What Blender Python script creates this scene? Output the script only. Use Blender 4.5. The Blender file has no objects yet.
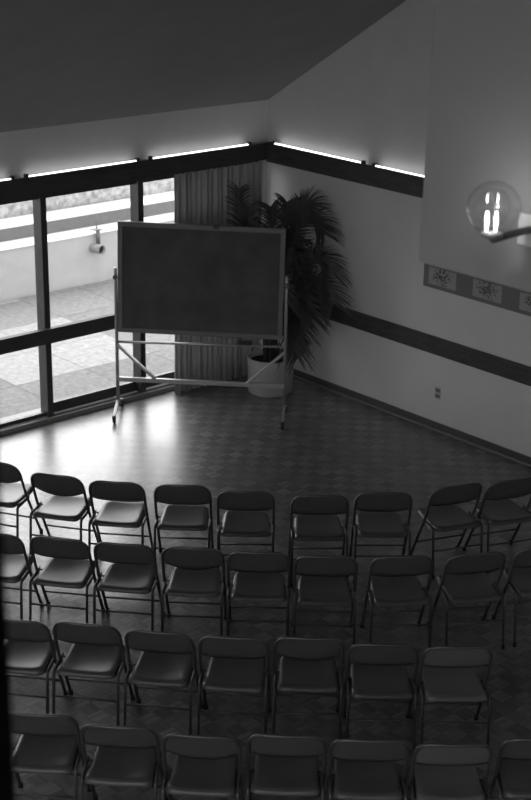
import bpy, bmesh, math, random
from mathutils import Vector, Matrix
PI = math.pi
rnd = random.Random(7)
SC = bpy.context.scene
COL = SC.collection

# ------------------------------------------------------------------ materials
def ramp(t, a, b): return a + (b - a) * t
def nmat(name):
    m = bpy.data.materials.new(name); m.use_nodes = True
    nt = m.node_tree
    return m, nt, nt.nodes['Principled BSDF']
def g4(v): return (v, v, v, 1)
def mat(name, v, rough=.6, metal=0., noise=0., nscale=30., spec=.5, bump=0., bscale=200., coat=0., trans=0., stretch=(1, 1, 1)):
    m, nt, p = nmat(name)
    p.inputs['Roughness'].default_value = rough
    p.inputs['Metallic'].default_value = metal
    p.inputs['Specular IOR Level'].default_value = spec
    p.inputs['Coat Weight'].default_value = coat
    p.inputs['Base Color'].default_value = g4(v)
    tc = nt.nodes.new('ShaderNodeTexCoord'); mp = nt.nodes.new('ShaderNodeMapping')
    mp.inputs['Scale'].default_value = stretch
    nt.links.new(tc.outputs['Object'], mp.inputs['Vector'])
    if noise:
        n = nt.nodes.new('ShaderNodeTexNoise'); n.inputs['Scale'].default_value = nscale; n.inputs['Detail'].default_value = 4
        nt.links.new(mp.outputs[0], n.inputs['Vector'])
        r = nt.nodes.new('ShaderNodeMapRange'); r.inputs['From Min'].default_value = .3; r.inputs['From Max'].default_value = .7
        r.inputs['To Min'].default_value = v * (1 - noise); r.inputs['To Max'].default_value = v * (1 + noise)
        nt.links.new(n.outputs['Fac'], r.inputs['Value']); nt.links.new(r.outputs[0], p.inputs['Base Color'])
    if bump:
        n = nt.nodes.new('ShaderNodeTexNoise'); n.inputs['Scale'].default_value = bscale; n.inputs['Detail'].default_value = 3
        nt.links.new(mp.outputs[0], n.inputs['Vector'])
        b = nt.nodes.new('ShaderNodeBump'); b.inputs['Strength'].default_value = bump; b.inputs['Distance'].default_value = .01
        nt.links.new(n.outputs['Fac'], b.inputs['Height']); nt.links.new(b.outputs[0], p.inputs['Normal'])
    return m
def emit(name, v, s):
    m, nt, p = nmat(name)
    p.inputs['Base Color'].default_value = g4(v); p.inputs['Emission Color'].default_value = g4(1); p.inputs['Emission Strength'].default_value = s
    return m
def glass(name, edge=.5, tint=.97, base=.03, rough=.02, pw=4.0):
    m = bpy.data.materials.new(name); m.use_nodes = True; nt = m.node_tree; nt.nodes.clear()
    o = nt.nodes.new('ShaderNodeOutputMaterial'); t = nt.nodes.new('ShaderNodeBsdfTransparent'); gl = nt.nodes.new('ShaderNodeBsdfGlossy')
    mx = nt.nodes.new('ShaderNodeMixShader'); f = nt.nodes.new('ShaderNodeLayerWeight'); f.inputs['Blend'].default_value = .5
    t.inputs['Color'].default_value = g4(tint); gl.inputs['Roughness'].default_value = rough
    v = M(nt, 'MULTIPLY_ADD', M(nt, 'POWER', f.outputs['Facing'], pw), edge, base, clamp=True)
    nt.links.new(v, mx.inputs[0])
    nt.links.new(t.outputs[0], mx.inputs[1]); nt.links.new(gl.outputs[0], mx.inputs[2]); nt.links.new(mx.outputs[0], o.inputs['Surface'])
    return m
def M(nt, op, a, b=None, c=None, clamp=False):
    n = nt.nodes.new('ShaderNodeMath'); n.operation = op; n.use_clamp = clamp
    for i, v in enumerate((a, b, c)):
        if v is None: continue
        if isinstance(v, (int, float)): n.inputs[i].default_value = v
        else: nt.links.new(v, n.inputs[i])
    return n.outputs[0]

def parquet():
    """Square parquet blocks, laid with the walls, fingers turned in every other block."""
    m, nt, p = nmat('parquet')
    S = .118
    tc = nt.nodes.new('ShaderNodeTexCoord'); sx = nt.nodes.new('ShaderNodeSeparateXYZ'); nt.links.new(tc.outputs['Object'], sx.inputs[0])
    x = M(nt, 'DIVIDE', sx.outputs[0], S); y = M(nt, 'DIVIDE', sx.outputs[1], S)
    ix = M(nt, 'FLOOR', x); iy = M(nt, 'FLOOR', y)
    chk = M(nt, 'FLOORED_MODULO', M(nt, 'ADD', ix, iy), 2.0)
    fx = M(nt, 'FRACT', x); fy = M(nt, 'FRACT', y)
    mix = nt.nodes.new('ShaderNodeMix'); nt.links.new(chk, mix.inputs[0]); nt.links.new(fx, mix.inputs[2]); nt.links.new(fy, mix.inputs[3])
    across = mix.outputs[0]
    mix2 = nt.nodes.new('ShaderNodeMix'); nt.links.new(chk, mix2.inputs[0]); nt.links.new(fy, mix2.inputs[2]); nt.links.new(fx, mix2.inputs[3])
    along = mix2.outputs[0]
    strip = M(nt, 'FLOOR', M(nt, 'MULTIPLY', across, 6.0))
    cv = nt.nodes.new('ShaderNodeCombineXYZ'); nt.links.new(ix, cv.inputs[0]); nt.links.new(iy, cv.inputs[1]); nt.links.new(strip, cv.inputs[2])
    wn = nt.nodes.new('ShaderNodeTexWhiteNoise'); wn.noise_dimensions = '3D'; nt.links.new(cv.outputs[0], wn.inputs['Vector'])
    cb = nt.nodes.new('ShaderNodeCombineXYZ'); nt.links.new(ix, cb.inputs[0]); nt.links.new(iy, cb.inputs[1])
    wb = nt.nodes.new('ShaderNodeTexWhiteNoise'); wb.noise_dimensions = '3D'; nt.links.new(cb.outputs[0], wb.inputs['Vector'])
    # grain
    cg = nt.nodes.new('ShaderNodeCombineXYZ')
    nt.links.new(M(nt, 'MULTIPLY', across, 30.0), cg.inputs[0]); nt.links.new(M(nt, 'MULTIPLY', along, 2.0), cg.inputs[1]); nt.links.new(M(nt, 'MULTIPLY', wn.outputs['Value'], 50.0), cg.inputs[2])
    gn = nt.nodes.new('ShaderNodeTexNoise'); gn.inputs['Scale'].default_value = 1.0; nt.links.new(cg.outputs[0], gn.inputs['Vector'])
    v = M(nt, 'MULTIPLY_ADD', chk, PARQ_CHK, PARQ_BASE)
    v = M(nt, 'MULTIPLY', v, M(nt, 'MULTIPLY_ADD', wn.outputs['Value'], .5, .75))
    v = M(nt, 'MULTIPLY', v, M(nt, 'MULTIPLY_ADD', wb.outputs['Value'], .36, .82))
    v = M(nt, 'MULTIPLY', v, M(nt, 'MULTIPLY_ADD', gn.outputs['Fac'], .5, .75))
    # joints
    seam = M(nt, 'LESS_THAN', M(nt, 'FRACT', M(nt, 'MULTIPLY', across, 6.0)), .05)
    edge = M(nt, 'LESS_THAN', along, .012)
    j = M(nt, 'MAXIMUM', seam, edge)
    v = M(nt, 'MULTIPLY', v, M(nt, 'MULTIPLY_ADD', j, -.5, 1.0))
    nt.links.new(v, p.inputs['Base Color'])
    big = nt.nodes.new('ShaderNodeTexNoise'); big.inputs['Scale'].default_value = 1.3; big.inputs['Detail'].default_value = 5
    nt.links.new(tc.outputs['Object'], big.inputs['Vector'])
    ro = M(nt, 'MULTIPLY_ADD', wn.outputs['Value'], .06, FLOOR_ROUGH)
    ro = M(nt, 'ADD', ro, M(nt, 'MULTIPLY', big.outputs['Fac'], .08))
    nt.links.new(ro, p.inputs['Roughness'])
    p.inputs['Specular IOR Level'].default_value = .5
    p.inputs['IOR'].default_value = 1.5
    p.inputs['Coat Weight'].default_value = FLOOR_COAT; p.inputs['Coat Roughness'].default_value = .27
    bp = nt.nodes.new('ShaderNodeBump'); bp.inputs['Strength'].default_value = .25; bp.inputs['Distance'].default_value = .003
    nt.links.new(M(nt, 'MULTIPLY_ADD', wn.outputs['Value'], .6, M(nt, 'MULTIPLY', j, -1.0)), bp.inputs['Height']); nt.links.new(bp.outputs[0], p.inputs['Normal'])
    return m

def paving():
    """Large concrete slabs of uneven tone with dark joints."""
    m, nt, p = nmat('paving')
    tc = nt.nodes.new('ShaderNodeTexCoord'); mp = nt.nodes.new('ShaderNodeMapping'); mp.inputs['Rotation'].default_value = (0, 0, 0.0); mp.inputs['Location'].default_value = (.2, .25, 0)
    nt.links.new(tc.outputs['Object'], mp.inputs[0])
    sx = nt.nodes.new('ShaderNodeSeparateXYZ'); nt.links.new(mp.outputs[0], sx.inputs[0])
    x = M(nt, 'DIVIDE', sx.outputs[0], .9); y = M(nt, 'DIVIDE', sx.outputs[1], .9)
    ix = M(nt, 'FLOOR', x); iy = M(nt, 'FLOOR', y)
    cb = nt.nodes.new('ShaderNodeCombineXYZ'); nt.links.new(ix, cb.inputs[0]); nt.links.new(iy, cb.inputs[1])
    wb = nt.nodes.new('ShaderNodeTexWhiteNoise'); wb.noise_dimensions = '3D'; nt.links.new(cb.outputs[0], wb.inputs['Vector'])
    chk = M(nt, 'FLOORED_MODULO', M(nt, 'ADD', ix, iy), 2.0)
    n = nt.nodes.new('ShaderNodeTexNoise'); n.inputs['Scale'].default_value = 14; n.inputs['Detail'].default_value = 6; n.inputs['Roughness'].default_value = .7; nt.links.new(mp.outputs[0], n.inputs['Vector'])
    v = M(nt, 'MULTIPLY_ADD', wb.outputs['Value'], .07, M(nt, 'MULTIPLY_ADD', M(nt, 'GREATER_THAN', wb.outputs['Value'], .62), .08, .2))
    v = M(nt, 'MULTIPLY', v, M(nt, 'MULTIPLY_ADD', n.outputs['Fac'], 1.5, .27))
    jx = M(nt, 'LESS_THAN', M(nt, 'FRACT', x), .018); jy = M(nt, 'LESS_THAN', M(nt, 'FRACT', y), .018)
    v = M(nt, 'MULTIPLY', v, M(nt, 'MULTIPLY_ADD', M(nt, 'MAXIMUM', jx, jy), -.4, 1.0))
    nt.links.new(v, p.inputs['Base Color']); p.inputs['Roughness'].default_value = .9
    return m

PARQ_BASE, PARQ_CHK = .115, .05
FLOOR_ROUGH, FLOOR_COAT = .34, .7
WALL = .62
SEAT_DISH = .022
LAMP = 1.2
MT = {}
MT['floor'] = parquet()
MT['paving'] = paving()
MT['wall'] = mat('wall_paint', WALL, .75, noise=.03, nscale=3, bump=.1, bscale=90)
MT['wall_dim'] = mat('wall_rear_paint', .4, .8)
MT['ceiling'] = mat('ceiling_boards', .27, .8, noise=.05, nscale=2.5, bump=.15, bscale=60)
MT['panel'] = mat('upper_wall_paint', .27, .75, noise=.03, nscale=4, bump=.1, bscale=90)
MT['beam'] = mat('dark_stained_wood', .05, .55, noise=.3, nscale=5, stretch=(1, 1, 6), spec=.35)
MT['frame'] = mat('dark_window_frame', .04, .4, noise=.2, nscale=8, spec=.5)
MT['sill'] = mat('sill_concrete', .42, .8, noise=.1)
MT['curb'] = mat('curb_paint', .22, .45, noise=.1)
MT['glass'] = glass('window_glass')
MT['curtain'] = mat('curtain_cloth', .46, .9, noise=.12, nscale=40, stretch=(1, 1, .03))
nt = MT['curtain'].node_tree; p = nt.nodes['Principled BSDF']; tl = nt.nodes.new('ShaderNodeBsdfTranslucent'); mx = nt.nodes.new('ShaderNodeMixShader')
tl.inputs['Color'].default_value = g4(.3); mx.inputs[0].default_value = .12
nt.links.new(p.outputs[0], mx.inputs[1]); nt.links.new(tl.outputs[0], mx.inputs[2]); nt.links.new(mx.outputs[0], nt.nodes['Material Output'].inputs['Surface'])
MT['chair'] = mat('dark_enamel_steel', .075, .33, noise=.15, nscale=6, spec=.55)
MT['chair_tan'] = mat('paler_enamel_steel', .12, .36, noise=.12, nscale=6, spec=.55)
MT['tube'] = mat('chair_tube_steel', .075, .3, metal=.35, spec=.6)
MT['rubber'] = mat('black_rubber', .02, .7)
MT['alu'] = mat('satin_aluminium', .42, .38, metal=.6, noise=.06)
MT['board_frame'] = mat('board_frame_metal', .15, .42, metal=.4, noise=.05)
MT['chalk'] = mat('chalkboard_slate', .075, .7, noise=.22, nscale=4, spec=.3)
MT['felt'] = mat('dark_felt', .04, .95)
MT['pot'] = mat('glazed_planter', .42, .4, noise=.04)
MT['soil'] = mat('potting_soil', .03, .95, noise=.5, nscale=60, bump=.6, bscale=60)
MT['leaf'] = mat('palm_leaf', .055, .45, noise=.3, nscale=12, spec=.4)
MT['stem'] = mat('palm_stalk', .06, .5)
MT['tubelight'] = emit('fluorescent_tube', .9, 3.4)
MT['socket'] = mat('lamp_holder', .05, .5)
MT['bulb'] = emit('candle_bulb', .9, 3.5)
MT['filament'] = emit('filament', .9, 6.0)
MT['globe'] = glass('globe_glass', .9, .985, .02, .02, 3.0)
MT['bulbglass'] = glass('bulb_glass', .3, .97, .01, .25, 3.0)
MT['brass'] = mat('lamp_metal', .13, .35, metal=.5)
MT['plate'] = mat('pale_plate', .62, .5)
MT['mount'] = mat('dark_mount_board', .17, .8)
m, nt, p = nmat('paper_print'); MT['print'] = m; p.inputs['Roughness'].default_value = .85   # leafy blots on pale paper
tc = nt.nodes.new('ShaderNodeTexCoord'); sx = nt.nodes.new('ShaderNodeSeparateXYZ'); nt.links.new(tc.outputs['Object'], sx.inputs[0])
yy = M(nt, 'SUBTRACT', M(nt, 'FRACT', M(nt, 'ADD', M(nt, 'DIVIDE', M(nt, 'SUBTRACT', sx.outputs[1], .245), .565), .5)), .5)
zz = M(nt, 'DIVIDE', M(nt, 'SUBTRACT', sx.outputs[2], .135), .09)
rad = M(nt, 'ADD', M(nt, 'POWER', M(nt, 'ABSOLUTE', M(nt, 'DIVIDE', yy, .2)), 2.0), M(nt, 'POWER', M(nt, 'ABSOLUTE', zz), 2.0))
n = nt.nodes.new('ShaderNodeTexNoise'); n.inputs['Scale'].default_value = 48; n.inputs['Detail'].default_value = 2; nt.links.new(tc.outputs['Object'], n.inputs['Vector'])
ink = M(nt, 'GREATER_THAN', M(nt, 'MULTIPLY_ADD', rad, -.14, n.outputs['Fac']), .45)
nt.links.new(M(nt, 'MULTIPLY_ADD', ink, -.24, .34), p.inputs['Base Color'])
MT['ext_wall'] = mat('rendered_wall', .56, .9, noise=.06, nscale=5, bump=.2, bscale=40)
MT['ext_cap'] = mat('white_coping', .8, .8, noise=.03)
MT['ext_band'] = mat('grey_band', .17, .85, noise=.08)
MT['gravel'] = mat('gravel_bed', .4, .95, noise=.4, nscale=16, bump=.8, bscale=18)
MT['pipe'] = mat('grey_pipe', .17, .5, metal=.3)
MT['dark'] = mat('dark_bore', .02, .8)
MT['post'] = mat('black_post', .006, .95, spec=.05)

# ------------------------------------------------------------------ mesh helpers
class MB:
    def __init__(s): s.bm = bmesh.new()
    def box(s, x0, y0, z0, x1, y1, z1, bev=0., mtx=None):
        c = [(x, y, z) for x in (x0, x1) for y in (y0, y1) for z in (z0, z1)]
        v = [s.bm.verts.new(mtx @ Vector(q) if mtx else q) for q in c]
        fs = [s.bm.faces.new([v[i] for i in f]) for f in ((0, 1, 3, 2), (4, 6, 7, 5), (0, 4, 5, 1), (2, 3, 7, 6), (0, 2, 6, 4), (1, 5, 7, 3))]
        if bev:
            es = list({e for f in fs for e in f.edges})
            bmesh.ops.bevel(s.bm, geom=es, offset=bev, segments=2, affect='EDGES', profile=.5)
        return s
    def bar(s, a, b, w, h, bev=0., up=(0, 0, 1)):
        a, b = Vector(a), Vector(b); d = b - a; L = d.length; d.normalize()
        side = d.cross(Vector(up)).normalized(); u = side.cross(d)
        m = Matrix((( side.x, d.x, u.x, a.x), (side.y, d.y, u.y, a.y), (side.z, d.z, u.z, a.z), (0, 0, 0, 1)))
        return s.box(-w / 2, 0, -h / 2, w / 2, L, h / 2, bev, m)
    def tube(s, pts, r, n=10, cap=True):
        pts = [Vector(p) for p in pts]
        rs = r if isinstance(r, (list, tuple)) else [r] * len(pts)
        t0 = (pts[1] - pts[0]).normalized()
        nrm = t0.orthogonal().normalized(); rings = []
        for i, p in enumerate(pts):
            t = (pts[min(i + 1, len(pts) - 1)] - pts[max(i - 1, 0)]).normalized()
            nrm = (nrm - t * nrm.dot(t)).normalized(); b = t.cross(nrm)
            rings.append([s.bm.verts.new(p + (nrm * math.cos(2 * PI * k / n) + b * math.sin(2 * PI * k / n)) * rs[i]) for k in range(n)])
        for i in range(len(rings) - 1):
            for k in range(n):
                f = s.bm.faces.new((rings[i][k], rings[i][(k + 1) % n], rings[i + 1][(k + 1) % n], rings[i + 1][k])); f.smooth = True
        if cap:
            s.bm.faces.new(rings[0][::-1]); s.bm.faces.new(rings[-1])
        return s
    def lathe(s, prof, n=32, c=(0, 0, 0), axis='z'):
        rings = []
        for r, h in prof:
            row = []
            for k in range(n):
                a = 2 * PI * k / n; q = (r * math.cos(a), r * math.sin(a), h)
                if axis == 'x': q = (h, q[0], q[1])
                if axis == 'y': q = (q[0], h, q[1])
                row.append(s.bm.verts.new((c[0] + q[0], c[1] + q[1], c[2] + q[2])))
            rings.append(row)
        for i in range(len(rings) - 1):
            for k in range(n):
                f = s.bm.faces.new((rings[i][k], rings[i][(k + 1) % n], rings[i + 1][(k + 1) % n], rings[i + 1][k])); f.smooth = True
        if prof[0][0] > 1e-5: s.bm.faces.new(rings[0][::-1])
        if prof[-1][0] > 1e-5: s.bm.faces.new(rings[-1])
        return s
    def grid(s, fn, nu, nv, th=0., smooth=True):
        """sheet fn(u,v)->Vector, given thickness th along its normals"""
        P = [[Vector(fn(i / nu, j / nv)) for j in range(nv + 1)] for i in range(nu + 1)]
        def nrm(i, j):
            a = P[min(i + 1, nu)][j] - P[max(i - 1, 0)][j]; b = P[i][min(j + 1, nv)] - P[i][max(j - 1, 0)]
            q = a.cross(b); return q.normalized() if q.length > 1e-9 else Vector((0, 0, 1))
        A = [[s.bm.verts.new(P[i][j]) for j in range(nv + 1)] for i in range(nu + 1)]
        def face(q):
            f = s.bm.faces.new(q); f.smooth = smooth
        for i in range(nu):
            for j in range(nv): face((A[i][j], A[i + 1][j], A[i + 1][j + 1], A[i][j + 1]))
        if th:
            Bv = [[s.bm.verts.new(P[i][j] - nrm(i, j) * th) for j in range(nv + 1)] for i in range(nu + 1)]
            for i in range(nu):
                for j in range(nv): face((Bv[i][j], Bv[i][j + 1], Bv[i + 1][j + 1], Bv[i + 1][j]))
            for i in range(nu):
                face((A[i][0], Bv[i][0], Bv[i + 1][0], A[i + 1][0])); face((A[i][nv], A[i + 1][nv], Bv[i + 1][nv], Bv[i][nv]))
            for j in range(nv):
                face((A[0][j], A[0][j + 1], Bv[0][j + 1], Bv[0][j])); face((A[nu][j], Bv[nu][j], Bv[nu][j + 1], A[nu][j + 1]))
        return s
    def build(s, name, m, parent=None, fix=True):
        if fix: bmesh.ops.recalc_face_normals(s.bm, faces=s.bm.faces[:])
        me = bpy.data.meshes.new(name); s.bm.to_mesh(me); s.bm.free()
        me.materials.append(m)
        o = bpy.data.objects.new(name, me); COL.objects.link(o)
        if parent: o.parent = parent
        return o

def tag(o, label, cat, group=None):
    o['label'] = label; o['category'] = cat
    if group: o['group'] = group
    return o
def thing(name, label, cat, loc=(0, 0, 0), rz=0., group=None):
    o = bpy.data.objects.new(name, None); COL.objects.link(o); o.location = loc; o.rotation_euler = (0, 0, rz); o.empty_display_size = .1
    return tag(o, label, cat, group)
def struct(o):
    o['kind'] = 'structure'; return o
def copy_tree(o, parent=None):
    c = o.copy(); COL.objects.link(c)
    if parent: c.parent = parent
    for ch in list(o.children): copy_tree(ch, c)
    return c
def bez(P, t):
    P = [Vector(p) for p in P]
    while len(P) > 1: P = [P[i].lerp(P[i + 1], t) for i in range(len(P) - 1)]
    return P[0]
def rounded(pts, rad, seg=6):
    """polyline with rounded corners; rad per inner point"""
    pts = [Vector(p) for p in pts]; out = [pts[0]]
    for i in range(1, len(pts) - 1):
        r = rad[i - 1]
        if r <= 0: out.append(pts[i]); continue
        a = pts[i] + (pts[i - 1] - pts[i]).normalized() * r; b = pts[i] + (pts[i + 1] - pts[i]).normalized() * r
        out += [bez((a, pts[i], b), k / seg) for k in range(seg + 1)]
    out.append(pts[-1]); return out

# ------------------------------------------------------------------ the room (corner at the origin: window wall along x, white wall along y)
XW, YW = 12.6, 15.0          # extent of the hall
RZ, SL, YR = 2.93, .6, 8.5  # ceiling height at the window wall, its slope, the ridge
ZR = RZ + SL * YR
struct(MB().box(-.2, 0, -.12, XW, YW, 0).build('floor', MT['floor']))
b = MB()
b.box(0, 0, 0, 1, 1, 1)
b.bm.clear()
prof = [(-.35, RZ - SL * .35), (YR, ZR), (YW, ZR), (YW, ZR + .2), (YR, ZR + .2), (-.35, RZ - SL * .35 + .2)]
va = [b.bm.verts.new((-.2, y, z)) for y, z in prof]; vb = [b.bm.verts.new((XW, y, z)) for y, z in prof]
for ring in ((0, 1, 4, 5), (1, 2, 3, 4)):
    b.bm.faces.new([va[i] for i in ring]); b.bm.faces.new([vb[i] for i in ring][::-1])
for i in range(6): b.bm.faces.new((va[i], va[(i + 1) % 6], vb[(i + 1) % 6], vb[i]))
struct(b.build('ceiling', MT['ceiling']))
# right wall with a sloping top
def gable(x0, x1, name, m):
    b = MB(); pr = [(-.12, 0), (YW, 0), (YW, ZR), (YR, ZR), (-.12, RZ - SL * .12)]
    a = [b.bm.verts.new((x0, y, z)) for y, z in pr]; c = [b.bm.verts.new((x1, y, z)) for y, z in pr]
    b.bm.faces.new(a); b.bm.faces.new(c[::-1])
    for i in range(5): b.bm.faces.new((a[i], c[i], c[(i + 1) % 5], a[(i + 1) % 5]))
    return struct(b.build(name, m))
gable(-.12, 0, 'wall_right', MT['wall'])
b = MB(); b.box(XW, -.12, 0, XW + .12, YW, 1.0); b.box(XW, -.12, 1.0, XW + .12, 5.0, ZR); b.box(XW, 5.0, 6.5, XW + .12, YW, ZR)
for i in range(4): b.box(XW, 5.0 + i * 3.2, 1.0, XW + .12, 5.4 + i * 3.2, 6.5)
struct(b.build('wall_far_side', MT['wall_dim']))
for i in range(3): struct(MB().box(XW + .05, 5.4 + i * 3.2, 1.0, XW + .06, 8.2 + i * 3.2, 6.5).build('window_%d' % (15 + i), MT['glass']))  # unseen side windows, added to brighten the hall
# rear wall and far side wall of the hall, both with unseen high windows added for soft daylight (behind the viewer)
b = MB(); b.box(0, YW, 0, XW, YW + .12, 2.6); b.box(0, YW, 3.7, XW, YW + .12, ZR)
for i in range(5): b.box(i * 3.0, YW, 2.6, i * 3.0 + .5, YW + .12, 3.7)
wbk = struct(b.build('wall_back', MT['wall_dim']))
for i in range(4):
    struct(MB().box(i * 3.0 + .5, YW + .05, 2.6, i * 3.0 + 3.0, YW + .06, 3.7).build('window_%d' % (11 + i), MT['glass']))  # unseen rear windows, added to let more daylight in
# window wall: lintel above the glass, corner pier, blind end
GL = 6.4                     # the glazing ends here, beyond the frame
b = MB(); b.box(0, -.12, 2.3, XW, 0, RZ + .0); b.box(-.0, -.12, 0, .1, 0, 2.3); b.box(GL, -.12, 0, XW, 0, 2.3)
struct(b.build('wall_window_side', MT['wall']))

# dark beams carrying the cove lights, dark chair rails, baseboards
def trough(name, along):
    b = MB()
    a0 = 0 if along == 'x' else .12
    L = GL + .3 if along == 'x' else 8.0
    for (d0, d1, z0, z1) in ((0, .12, 2.33 if along == 'x' else 2.312, 2.44), (.1, .12, 2.44, 2.508), (0, .012, 2.44, 2.47)):
        if along == 'x': b.box(a0, d0, z0, L, d1, z1)
        else: b.box(d0, a0, z0, d1, L, z1)
    return struct(b.build(name, MT['beam']))
trough('trim_1', 'x'); trough('trim_2', 'y')
struct(MB().box(.1, -.02, .832, GL, .045, .98, .004).build('trim_3', MT['beam']))
rr = struct(MB().box(0, .0, .79, .045, YW, .96, .004).build('trim_4', MT['beam']))
b = MB(); 
for z in (.90, .83):
    b.lathe([(0, .046), (.009, .0465), (.009, .044)], 10, (0, 2.93, z), 'x')
b.build('bolt_head', MT['dark'], rr)
bb = struct(MB().box(0, .02, 0, .016, YW, .092, .004).build('baseboard_right', mat('baseboard_paint', .07, .5)))
MB().box(.016, .02, 0, .034, YW, .028, .008).build('shoe_moulding', mat('shoe_moulding_wood', .16, .45), bb)
# base curb of the glass wall and outer sill
b = MB(); b.box(.1, -.1, 0, GL, .02, .055, .006); tr = struct(b.build('trim_5', MT['curb']))
MB().box(.1, -.09, .055, GL, -.032, .06).build('lit_sill_strip', MT['ext_cap'], tr)  # strip of sill, the sky's light on it put into its white colour
struct(MB().box(.1, -.34, -.1, GL, -.1, .03).build('trim_6', MT['sill']))
# mullions and glazing bays
xs = [.525, 1.67, 2.815, 3.96, 5.105, 6.25]
for i, x in enumerate(xs):
    b = MB(); b.box(x - .036, -.14, .055, x + .03, -.0, 2.33, .004)
    struct(b.build('trim_%d' % (7 + i), MT['frame']))
edges = [.1] + xs
for i in range(len(xs)):
    x0, x1 = edges[i] + (.03 if i else 0), edges[i + 1] - .03
    b = MB(); b.box(x0, -.08, 2.25, x1, -.04, 2.33)
    if i not in (1, 2): b.box(x0, -.08, .055, x1, -.04, .1)
    if i in (1, 2): b.box(x0, -.03, .055, x1, .0, .068); b.box(x0, -.13, .03, x1, -.09, .16); b.box(x0, -.09, 2.25, x1, -.08, 2.33)
    w = struct(b.build('window_%d' % (i + 1), MT['frame']))
    z0 = .155 if i in (1, 2) else .1
    yp = -.113 if i in (1, 2) else -.063
    MB().box(x0, yp, z0, x1, yp + .006, .82).build('pane', MT['glass'], w)
    MB().box(x0, yp, .82, x1, yp + .006, 2.3).build('pane', MT['glass'], w)

# the upper wall that hangs in front of the white wall on the right
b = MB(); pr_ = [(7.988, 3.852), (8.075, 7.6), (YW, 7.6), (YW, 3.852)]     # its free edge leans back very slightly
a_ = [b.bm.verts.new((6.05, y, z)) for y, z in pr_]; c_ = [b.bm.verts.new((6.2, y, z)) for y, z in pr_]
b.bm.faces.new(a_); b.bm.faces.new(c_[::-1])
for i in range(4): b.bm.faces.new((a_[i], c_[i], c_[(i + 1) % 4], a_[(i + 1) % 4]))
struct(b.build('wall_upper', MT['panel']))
# tall dark column at the left edge
b = MB(); b.lathe([(.05, 0), (.05, 7.9)], 24, (9.57, 10.27, 0)); b.box(9.47, 10.17, 0, 9.67, 10.37, .015)
struct(b.build('trim_20', MT['post']))

# ------------------------------------------------------------------ cove lights
def cove(loc, rz, L, label):
    t = thing('cove_light', label, 'light', loc, rz, 'fluorescent cove lights on the beams')
    MB().tube([(.03, 0, .04), (L - .03, 0, .04)], .0105, 10).build('tube', MT['tubelight'], t)
    MB().box(0, -.02, -.046, L, .02, .012, .003).build('housing', MT['socket'], t)
    for s in (0, L - .034):
        MB().box(s, -.022, .0, s + .034, .022, .068, .006).build('socket', MT['socket'], t)
    return t
ZT = 2.464
cove((.30, .07, ZT), 0, 1.31, 'glowing tube light on the window-wall beam, between the corner and the chalkboard')
cove((1.74, .07, ZT), 0, 1.31, 'glowing tube light on the window-wall beam, above the glass left of the chalkboard')
cove((3.17, .07, ZT), 0, 1.31, 'tube light on the window-wall beam, cut by the left edge of the photo')
cove((.07, .165, ZT), PI / 2, 1.36, 'glowing tube light on the white-wall beam, next to the corner')
cove((.07, 1.65, ZT), PI / 2, 1.36, 'glowing tube light on the white-wall beam, running behind the hanging upper wall')

# ------------------------------------------------------------------ curtain
b = MB()
def cur(u, v):
    x = .165 + 1.18 * u
    ph = u * 2 * PI * 17
    amp = .022 + .008 * math.sin(u * 23)
    return Vector((x + .008 * math.sin(ph * .5 + v * 1.5), .115 + amp * math.sin(ph) + .006 * math.sin(ph * 2.3 + v * 2), .001 + 2.32 * v))
b.grid(cur, 240, 8, .002)
ct = tag(b.build('curtain', MT['curtain']), 'grey pleated floor-length curtain drawn over the glass beside the corner', 'curtain')

# ------------------------------------------------------------------ chalkboard on its wheeled stand
D = Vector((-.705, .709, 0)); N = Vector((.709, .705, 0))      # along the board (left to right), towards the chairs
Lc = Vector((2.159, .267, 0)); W_ = 1.63
rz = math.atan2(D.y, D.x)
st = thing('chalkboard', 'dark chalkboard in a metal frame on a wheeled stand, before the potted palm', 'chalkboard', Lc, rz)
# local x along the board, local y = away from the chairs
tilt = Matrix.Translation((W_ / 2, 0, 1.43)) @ Matrix.Rotation(math.radians(1.0), 4, 'Y') @ Matrix.Translation((-W_ / 2, 0, -1.43))
b = MB(); x0, x1, z0, z1, fw = .0, W_, .868, 1.985, .048
b.box(x0 + fw, -.012, z0 + fw, x1 - fw, .012, z1 - fw, 0, tilt); pn = b.build('board_panel', MT['chalk'], st)
b = MB()
b.box(x0, -.02, z0, x1, .02, z0 + fw, .004, tilt); b.box(x0, -.02, z1 - fw, x1, .02, z1, .004, tilt)
b.box(x0, -.02, z0 + fw, x0 + fw, .02, z1 - fw, .004, tilt); b.box(x1 - fw, -.02, z0 + fw, x1, .02, z1 - fw, .004, tilt)
b.build('board_frame', MT['board_frame'], st)
b = MB(); b.box(.93, -.028, 1.955, .99, .022, 1.985 + .004, .003, tilt); b.build('clip', MT['socket'], st)
for xx, zt in ((-.024, 1.535), (W_ + .022, 1.50)):
    MB().tube(rounded([(xx, 0, .12), (xx, 0, zt - .02), (xx, 0, zt)], [0]), [.017, .017, .013], 12).build('post', MT['alu'], st)
    MB().lathe([(.006, -.03), (.022, -.03), (.025, -.022), (.025, -.012), (.006, -.01)], 14, (xx, -.008, zt - .09), 'y').build('knob', MT['board_frame'], st)
    f = MB().bar((xx, -.25, .075), (xx, 0, .16), .03, .022, .003).bar((xx, 0, .16), (xx, .25, .075), .03, .022, .003).build('foot', MT['alu'], st)
    for s in (-1, 1):
        c = MB().box(xx - .017, s * .25 - .022, .035, xx + .017, s * .25 + .022, .085, .004).build('caster', MT['socket'], f)
        MB().lathe([(.004, -.013), (.026, -.013), (.03, -.006), (.03, .006), (.026, .013), (.004, .013)], 16, (xx, s * .25 - .012 * s, .03), 'x').build('wheel', MT['rubber'], st)
MB().tube([(-.022, 0, .775), (W_ + .022, 0, .78)], .013, 10).build('upper_rod', MT['alu'], st)
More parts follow.
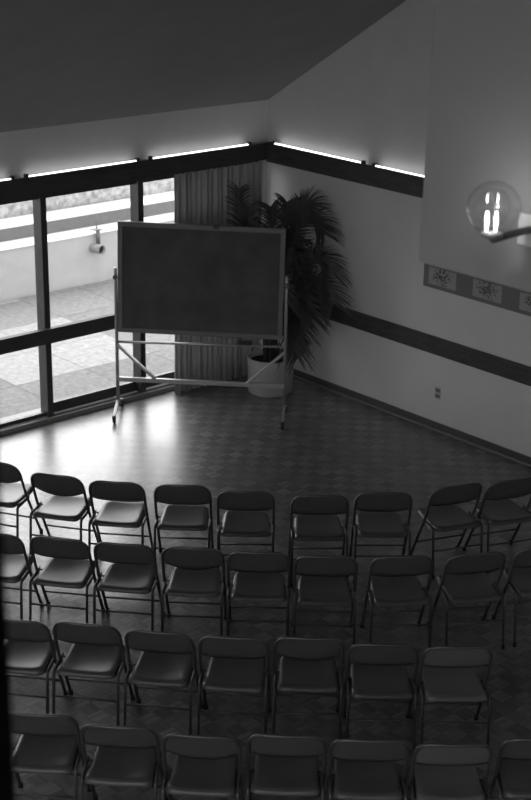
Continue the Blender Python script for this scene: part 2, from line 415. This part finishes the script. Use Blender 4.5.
MB().bar((-.022, 0, .385), (W_ + .022, 0, .37), .03, .045, .003).build('lower_rail', MT['alu'], st)
MB().bar((-.018, -.003, .745), (.36, -.003, .395), .022, .05, .003, (0, 1, 0)).build('brace', MT['alu'], st)
MB().bar((W_ + .018, -.003, .725), (1.27, -.003, .385), .022, .05, .003, (0, 1, 0)).build('brace', MT['alu'], st)
er = Lc + D * 1.255; 
e = thing('chalk_eraser', 'small dark eraser resting on the rod below the chalkboard', 'eraser', (er.x, er.y, .7925), rz)
MB().box(-.065, -.022, 0, .065, .022, .022, .004).build('felt_pad', MT['felt'], e)
MB().box(-.065, -.02, .022, .065, .02, .036, .004).build('handle', MT['beam'], e)

# ------------------------------------------------------------------ potted palm
RI, TO = Vector((-.754, .657, 0)), Vector((.66, .751, 0))      # to the right of / towards the viewer's side
PC = Vector((.50, .665, 0))
pp = thing('potted_palm', 'dark feathery palm in a pale round planter in the corner', 'plant', PC)
MB().lathe([(.0, 0), (.225, 0), (.235, .015), (.247, .37), (.247, .385), (.235, .388), (.228, .38), (.222, .30), (0, .30)], 48).build('pot', MT['pot'], pp)
b = MB(); b.lathe([(0, .345), (.1, .34), (.223, .328), (.222, .302), (0, .302)], 40); b.build('soil', MT['soil'], pp)
def frond(base, ctl, tip, ll=.3, n=46):
    b = MB(); P = [Vector(base), Vector(ctl), Vector(tip)]
    ref = Vector((0, 0, .5)) + TO * rnd.uniform(.5, 1.1) + RI * rnd.uniform(-.3, .3)
    pts = [bez(P, t / 16) for t in range(17)]
    b.tube(pts, [.009 - .0075 * t / 16 for t in range(17)], 6)
    for k in range(n):
        t = .28 + .72 * k / (n - 1)
        q = bez(P, t); tan = (bez(P, min(t + .02, 1)) - bez(P, t - .02)).normalized()
        side = tan.cross(ref)
        side = side.normalized() if side.length > 1e-3 else Vector((1, 0, 0))
        up = side.cross(tan)
        sc = math.sin(PI * min(1, .12 + .88 * (1 - (t - .28) / .72) * .62 + .2)) * .6 + .5
        for s in (-1, 1):
            L = ll * sc * rnd.uniform(.85, 1.1)
            dirv = (side * s * rnd.uniform(.62, .78) + tan * rnd.uniform(.75, .95) + up * rnd.uniform(.12, .3)).normalized()
            wv = tan.cross(dirv).cross(dirv).normalized() if True else tan
            pr = None
            for j in range(5):
                a = j / 4; w = .0095 * (1 - a) ** .7 * (1 if j else .5) + .0008
                c = q + dirv * L * a + Vector((0, 0, -.30 * L * a * a))
                c = Vector((max(c.x, -.435), max(c.y, -.47), c.z))
                A, B2 = b.bm.verts.new(c + wv * w + up * w * .4), b.bm.verts.new(c - wv * w + up * w * .4)
                m_ = b.bm.verts.new(c)
                if pr:
                    b.bm.faces.new((pr[0], A, m_, pr[1])); b.bm.faces.new((pr[1], m_, B2, pr[2]))
                pr = (A, m_, B2)
    return b.build('frond', MT['leaf'], pp, fix=False)
FR = [  # (right, toward, z) of control point and tip, leaflet length
    ((-.36, -.04, 1.6), (-.34, -.04, 2.14), .2), ((-.24, .0, 1.5), (-.25, .02, 1.96), .18), ((.02, .02, 1.75), (-.02, .02, 1.98), .24),
    ((.1, .0, 1.8), (.14, .02, 2.03), .25), ((.18, .05, 2.2), (.38, .1, 2.02), .25), ((.2, .05, 2.4), (.52, .18, 1.75), .26),
    ((.36, .1, 1.95), (.58, .34, 1.4), .26), ((.38, .2, 1.7), (.62, .46, 1.1), .27),
    ((.26, .2, 1.45), (.4, .46, .95), .26), ((.25, .15, 1.1), (.3, .4, .55), .24), ((.22, .15, 1.2), (.2, .42, .62), .24), ((-.3, .1, 1.8), (-.6, .2, 1.35), .26),
    ((-.25, .2, 1.5), (-.5, .42, .95), .26), ((.0, .25, 1.7), (.1, .6, 1.2), .28), ((.1, -.12, 1.6), (.26, -.2, 1.6), .22),
    ((-.1, .12, 1.9), (-.16, .3, 1.75), .26), ((.12, .12, 1.9), (.26, .3, 1.6), .28),
    ((.2, .25, 1.3), (.3, .5, .85), .26), ((.16, .05, 1.4), (.3, .16, 1.15), .28), ((.14, .1, 1.7), (.26, .2, 1.4), .28), ((.12, .05, 1.2), (.22, .14, .9), .24)]
for i, (c, t, ll) in enumerate(FR):
    a = i * 2.4; r0 = .03 + .05 * ((i * 7) % 5) / 5
    f_ = lambda q: RI * q[0] + TO * q[1] + Vector((0, 0, q[2]))
    frond((r0 * math.cos(a), r0 * math.sin(a), .33), f_(c), f_(t), ll)
b = MB()
for i in range(9):
    a = i * 2.4 + .5; r0 = .02 + .06 * (i % 3) / 3; h = .45 + .35 * ((i * 5) % 4) / 4
    b.tube([(r0 * math.cos(a), r0 * math.sin(a), .33), (r0 * 1.3 * math.cos(a), r0 * 1.3 * math.sin(a), .33 + h * .5), (r0 * 1.8 * math.cos(a), r0 * 1.8 * math.sin(a), .33 + h)], [.02, .016, .008], 8)
b.build('stalk_clump', MT['stem'], pp)

# ------------------------------------------------------------------ globe wall lamp
gl = thing('wall_lamp', 'clear glass globe lamp with glowing bulbs on the hanging upper wall', 'lamp', (6.2, 8.548, 4.085))
MB().box(0, -.058, -.06, .014, .058, .06, .004).build('wall_plate', MT['plate'], gl)
MB().tube(rounded([(.012, 0, .005), (.1, -.008, .002), (.2, -.02, -.008)], [.03]), .0145, 12).build('arm', MT['brass'], gl)
gc = Vector((.2, -.02, .108))
MB().lathe([(.0, -.112), (.02, -.112), (.03, -.108), (.038, -.104), (.04, -.096), (.04, -.086), (.0, -.086)], 24, gc).build('collar', mat('collar_metal', .22, .5), gl)
R_ = .0985
pr = [(R_ * math.sin(a), -R_ * math.cos(a)) for a in [.36 + (PI - .36) * k / 26 for k in range(27)]]
inn = [(max(0, (R_ - .004) * math.sin(a)), -(R_ - .004) * math.cos(a)) for a in [.37 + (PI - .37) * k / 26 for k in range(27)]][::-1]
b = MB(); pr[-1] = (1e-6, pr[-1][1]); inn[0] = (1e-6, inn[0][1]); b.lathe(pr, 40, gc)
globe = b.build('globe', MT['globe'], gl)
for s, hgt in ((-1, 0), (1, 0)):
    off = RI * (s * .0165 - .006)
    c = gc + off
    MB().lathe([(.005, -.086), (.005, -.074), (.007, -.062), (.008, -.045), (.006, -.024), (.003, -.014), (.0001, -.01)], 16, c).build('bulb', MT['bulb'], gl)
    MB().tube([c + Vector((0, 0, .018)) + off * .1, c + Vector((0, 0, .036)) + off * .2, c + Vector((0, 0, .056)) + off * .05], [.0004, .0011, .0004], 8).build('filament', MT['filament'], gl)
gp = [(1e-6, -.065), (.03, -.06), (.052, -.03), (.062, .0), (.055, .04), (.035, .062), (1e-6, .07)]
b = MB(); b.lathe(gp, 32, gc); b.build('inner_globe', MT['bulbglass'], gl)
ld = bpy.data.lights.new('lamp_glow', 'POINT'); ld.energy = LAMP; ld.shadow_soft_size = .008
lo = bpy.data.objects.new('lamp_glow', ld); COL.objects.link(lo); lo.location = gc + Vector((.035, 0, .0)); lo.parent = gl

# ------------------------------------------------------------------ strip of small prints, socket outlet
ps = thing('picture_strip', 'long dark mount with small leafy prints on the white wall under the hanging upper wall', 'picture', (0, 2.335, 1.436))
MB().box(0, 0, 0, .02, 3.0, .25, .002).build('mount_board', MT['mount'], ps)
for k, y in enumerate((.07, .635, 1.2, 1.765, 2.33)):
    pc = MB().box(.02, y, .04, .024, y + .35, .205).build('print', MT['print'], ps)
ou = thing('wall_outlet', 'small pale socket outlet low on the white wall', 'outlet', (0, 2.586, .393))
MB().box(0, -.037, -.06, .006, .037, .06, .003).build('cover_plate', mat('outlet_plate', .42, .5), ou)
for s in (-1, 1):
    rc = MB().box(.006, -.026, s * .03 - .018, .009, .026, s * .03 + .018, .004).build('socket', mat('outlet_socket', .2, .6), ou)
    MB().box(.009, -.016, s * .03 - .009, .0095, -.008, s * .03 + .009).box(.009, .008, s * .03 - .009, .0095, .016, s * .03 + .009).build('slot', MT['dark'], rc)

# ------------------------------------------------------------------ outside
struct(MB().box(-14, -3.962, -.2, 22, -.34, .0).build('patio', MT['paving']))
b = MB(); b.box(-14, -4.33, -.2, 22, -4.0, .637); ow = struct(b.build('garden_wall', MT['ext_wall']))
MB().box(-14, -4.34, .637, 22, -3.985, .655, .006).build('coping', MT['ext_cap'], ow)
b = MB(); b.box(-14, -4.78, -.2, 22, -4.345, .812); ob = struct(b.build('raised_bed_wall', MT['ext_band']))
MB().box(-14, -4.79, .812, 22, -4.345, .83, .006).build('coping', MT['ext_cap'], ob)
b = MB()
def bed(u, v):
    x, y = -16 + 40 * u, -4.79 - 16 * v
    return (x, y, .8 + .9 * v + .03 * math.sin(x * 2.1) * math.sin(y * 1.7))
b.grid(bed, 60, 30, .2); struct(b.build('gravel_slope', MT['gravel']))
gp_ = thing('drain_spout', 'short grey pipe ending in a drum-shaped mouth on the garden wall outside', 'pipe', (-.52, -3.98, .655))
MB().box(-.09, -.05, .045, .03, .06, .06, .004).build('bracket', MT['pipe'], gp_)
MB().tube([(-.03, .03, -.14), (-.03, .03, .05)], .026, 14).build('pipe', MT['pipe'], gp_)
MB().tube([(-.03, .0, .055), (-.03, .0, .24)], .007, 8).build('rod', MT['pipe'], gp_)
b = MB(); b.lathe([(.0, -.11), (.055, -.11), (.062, -.1), (.062, .10), (.056, .10), (.05, .06), (.0, .06)], 24, (0, 0, 0), 'y')
dr = b.build('drum', mat('drum_metal', .3, .5), gp_); dr.location = (.01, .05, -.19); dr.rotation_euler = (0, 0, math.radians(10))
MB().lathe([(0, .0), (.05, .0), (.05, .003), (0, .003)], 24, (0, .065, 0), 'y').build('mouth', MT['dark'], dr)

# ------------------------------------------------------------------ folding chairs
def make_chair(kind):
    t = bpy.data.objects.new('folding_chair', None); COL.objects.link(t); t.empty_display_size = .1
    fm = MT['chair_tan'] if kind == 'tan' else MT['chair']
    W = .2165
    YS, YT, ZS = -.065, -.195, .43     # the tube passes the seat at YS, ends at the top at YT
    yb = lambda z: YS + (YT - YS) * (z - ZS) / (.755 - ZS)
    pts = [(W - .004, .165, .02), (W, YS, ZS), (W, YT, .755), (-W, YT, .755), (-W, YS, ZS), (-W + .004, .165, .02)]
    path = rounded(pts, [.12, .13, .13, .12], 10)
    # the back bows away from the sitter
    def bow(p):
        if p.z > ZS:
            p = Vector((p.x, p.y - .03 * (p.z - ZS) / (.755 - ZS) * (1 - (p.x / W) ** 2), p.z))
        return p
    pa = []
    for i in range(len(path) - 1):
        m = 10 if abs(path[i].x - path[i + 1].x) > .1 else 1
        for j in range(m): pa.append(path[i].lerp(path[i + 1], j / m))
    pa.append(path[-1])
    MB().tube([bow(p) for p in pa], .0115, 10).build('frame', MT['tube'], t)
    # backrest sheet
    b = MB(); depth = .19
    def back(u, v):
        x = (2 * u - 1)
        low = {'arc': .06 * (1 - x * x) - .02, 'plain': .02 * (1 - x ** 4), 'tan': .02 * (1 - x ** 4)}[kind]
        ax = max(0., (abs(x) * W - (W - .125)) / .125)
        zt = .757 - .112 * (1 - math.sqrt(max(0, 1 - ax * ax * .98)))
        zb = .757 - depth - low
        z = zb + (zt - zb) * v
        y = yb(z) - .03 * (z - ZS) / (.755 - ZS) * (1 - x * x) + .004 + .012 * math.exp(-(v / .12) ** 2)
        return (x * (W - .003), y, z)
    b.grid(back, 32, 8, .006); b.build('backrest', fm, t)
    # seat pan, dished, with rolled rim, a little wider at the back
    b = MB()
    def seat(u, v):
        x, y = 2 * u - 1, 2 * v - 1
        k = max(abs(x), abs(y))
        r = (abs(x) ** 9 + abs(y) ** 9) ** (1 / 9) if k > 0 else 1
        q = k / r if r > 0 else 1
        sx = x * q; sy = y * q
        wd = .19 - .013 * sy
        roll = max(0, (k - .86) / .14)
        z = .424 - SEAT_DISH * (1 - min(1, .6 * sx * sx + sy * sy)) - .03 * roll ** 2
        return (sx * wd, -.032 + sy * .226, z)
    b.grid(seat, 22, 22, -.004); b.build('seat', fm, t)
    MB().tube([(.2, -.02, .398), (-.2, -.02, .398)], .007, 8).build('pivot_rod', MT['tube'], t)
    for s in (1, -1):
        MB().tube(rounded([(s * .208, -.03, .405), (s * .212, -.212, .402), (s * .214, -.252, .018)], [.04]), .0105, 10).build('rear_leg', MT['tube'], t)
        MB().bar((s * .209, -.19, .388), (s * .208, .0, .402), .005, .035, .002).build('seat_bracket', MT['tube'], t)
        MB().lathe([(.0, 0), (.0138, 0), (.0138, .03), (.012, .034), (0, .034)], 12, (s * .2135, -.255, 0)).build('foot_cap', MT['rubber'], t)
        MB().lathe([(.0, 0), (.015, 0), (.0155, .03), (.012, .034), (0, .034)], 12, (s * .2125, .17, 0)).build('foot_cap', MT['rubber'], t)
    MB().tube([(.213, -.232, .225), (-.213, -.232, .225)], .008, 8).build('stretcher', MT['tube'], t)
    MB().tube([(.214, .082, .17), (-.214, .082, .17)], .008, 8).build('stretcher', MT['tube'], t)
    return t
ROWS = [
 [(4.575,2.026,-240.3),(4.355,2.557,-235.3),(4.085,2.952,-228.3),(3.740,3.321,-223.3),(3.437,3.719,-221.3),(3.050,4.136,-219.3),(2.631,4.405,-219.3),(2.128,4.642,-201.3),(1.703,4.847,-202.3)],
 [(5.305,3.163,-233.3),(4.998,3.533,-231.3),(4.698,3.894,-228.3),(4.371,4.247,-224.3),(4.061,4.596,-222.3),(3.741,4.943,-221.3),(3.338,5.276,-216.3),(2.915,5.567,-209.3),(2.453,5.801,-208.3)],
 [(5.893,4.368,-230.3),(5.577,4.698,-229.3),(5.286,5.075,-228.3),(4.974,5.424,-225.3),(4.619,5.727,-222.3),(4.318,6.083,-221.3),(3.986,6.400,-219.3)],
 [(6.404,5.399,-225.3),(6.128,5.793,-225.3),(5.832,6.167,-225.3),(5.467,6.467,-223.3),(5.144,6.798,-222.3),(4.819,7.124,-220.3),(4.405,7.398,-219.3)]]
KIND = {(1, 3): 'arc', (3, 2): 'arc', (2, 4): 'arc', (2, 6): 'tan', (3, 5): 'tan', (0, 0): 'arc', (0, 1): 'arc'}
ORD = ['leftmost', 'second', 'third', 'fourth', 'fifth', 'sixth', 'seventh', 'eighth', 'ninth']
RN = ['front row nearest the chalkboard', 'second row from the chalkboard', 'third row from the chalkboard', 'back row nearest the viewer']
protos = {}
for r, row in enumerate(ROWS):
    for c, (x, y, rzd) in enumerate(row):
        k = KIND.get((r, c), 'plain')
        if k not in protos: protos[k] = o = make_chair(k)
        else: o = copy_tree(protos[k])
        o.location = (x, y, 0); o.rotation_euler = (0, 0, math.radians(rzd))
        last = c == len(row) - 1
        pos = 'leftmost' if c == 0 else 'rightmost' if last else ORD[c] + ' from the left'
        look = {'plain': 'dark', 'arc': 'dark scoop-backed', 'tan': 'paler'}[k]
        tag(o, '%s steel folding chair, %s in the %s' % (look, pos, RN[r]), 'chair', 'folding chairs facing the chalkboard')

# ------------------------------------------------------------------ daylight
wd = bpy.data.worlds.new('overcast_sky'); SC.world = wd; wd.use_nodes = True; nt = wd.node_tree
bg = nt.nodes['Background']; tc = nt.nodes.new('ShaderNodeTexCoord'); sx = nt.nodes.new('ShaderNodeSeparateXYZ'); nt.links.new(tc.outputs['Generated'], sx.inputs[0])
dt = nt.nodes.new('ShaderNodeVectorMath'); dt.operation = 'DOT_PRODUCT'; nt.links.new(tc.outputs['Generated'], dt.inputs[0])
e_ = math.radians(27); az = Vector((-.62, -.785, 0)).normalized()
dt.inputs[1].default_value = (az.x * math.cos(e_), az.y * math.cos(e_), math.sin(e_))
SKY, GLOW = 2.2, 5.4
gw = M(nt, 'POWER', M(nt, 'MAXIMUM', dt.outputs['Value'], 0.0), 4.5)
L = M(nt, 'MULTIPLY_ADD', gw, GLOW, SKY)
up = M(nt, 'MULTIPLY_ADD', sx.outputs[2], 8.0, .5, clamp=True)
L = M(nt, 'MULTIPLY', L, M(nt, 'MULTIPLY_ADD', up, .8, .2))
nt.links.new(L, bg.inputs['Strength']); bg.inputs['Color'].default_value = g4(1)

# ------------------------------------------------------------------ camera
cam = bpy.data.cameras.new('camera'); co = bpy.data.objects.new('camera', cam); COL.objects.link(co); SC.camera = co
fwd = Vector((-0.62072, -0.7059, -0.34118)); rt = Vector((-0.75398, 0.65677, 0.01289)); upv = Vector((-0.21498, -0.26525, 0.93991))
co.matrix_world = Matrix(((rt.x, upv.x, -fwd.x, 10.54581), (rt.y, upv.y, -fwd.y, 12.01608), (rt.z, upv.z, -fwd.z, 5.3936), (0, 0, 0, 1)))
cam.sensor_fit = 'VERTICAL'; cam.sensor_height = 36; cam.sensor_width = 36 * 531 / 800
cam.lens = 1518.5 / 800 * 36; cam.clip_start = .1; cam.clip_end = 200
cam.dof.use_dof = True; cam.dof.focus_distance = 10.8; cam.dof.aperture_fstop = 3.2

vs = SC.view_settings
SC.display_settings.display_device = 'sRGB'
vs.view_transform = 'Standard'; vs.look = 'None'; vs.gamma = 1; vs.use_curve_mapping = False
vs.exposure = 0.0
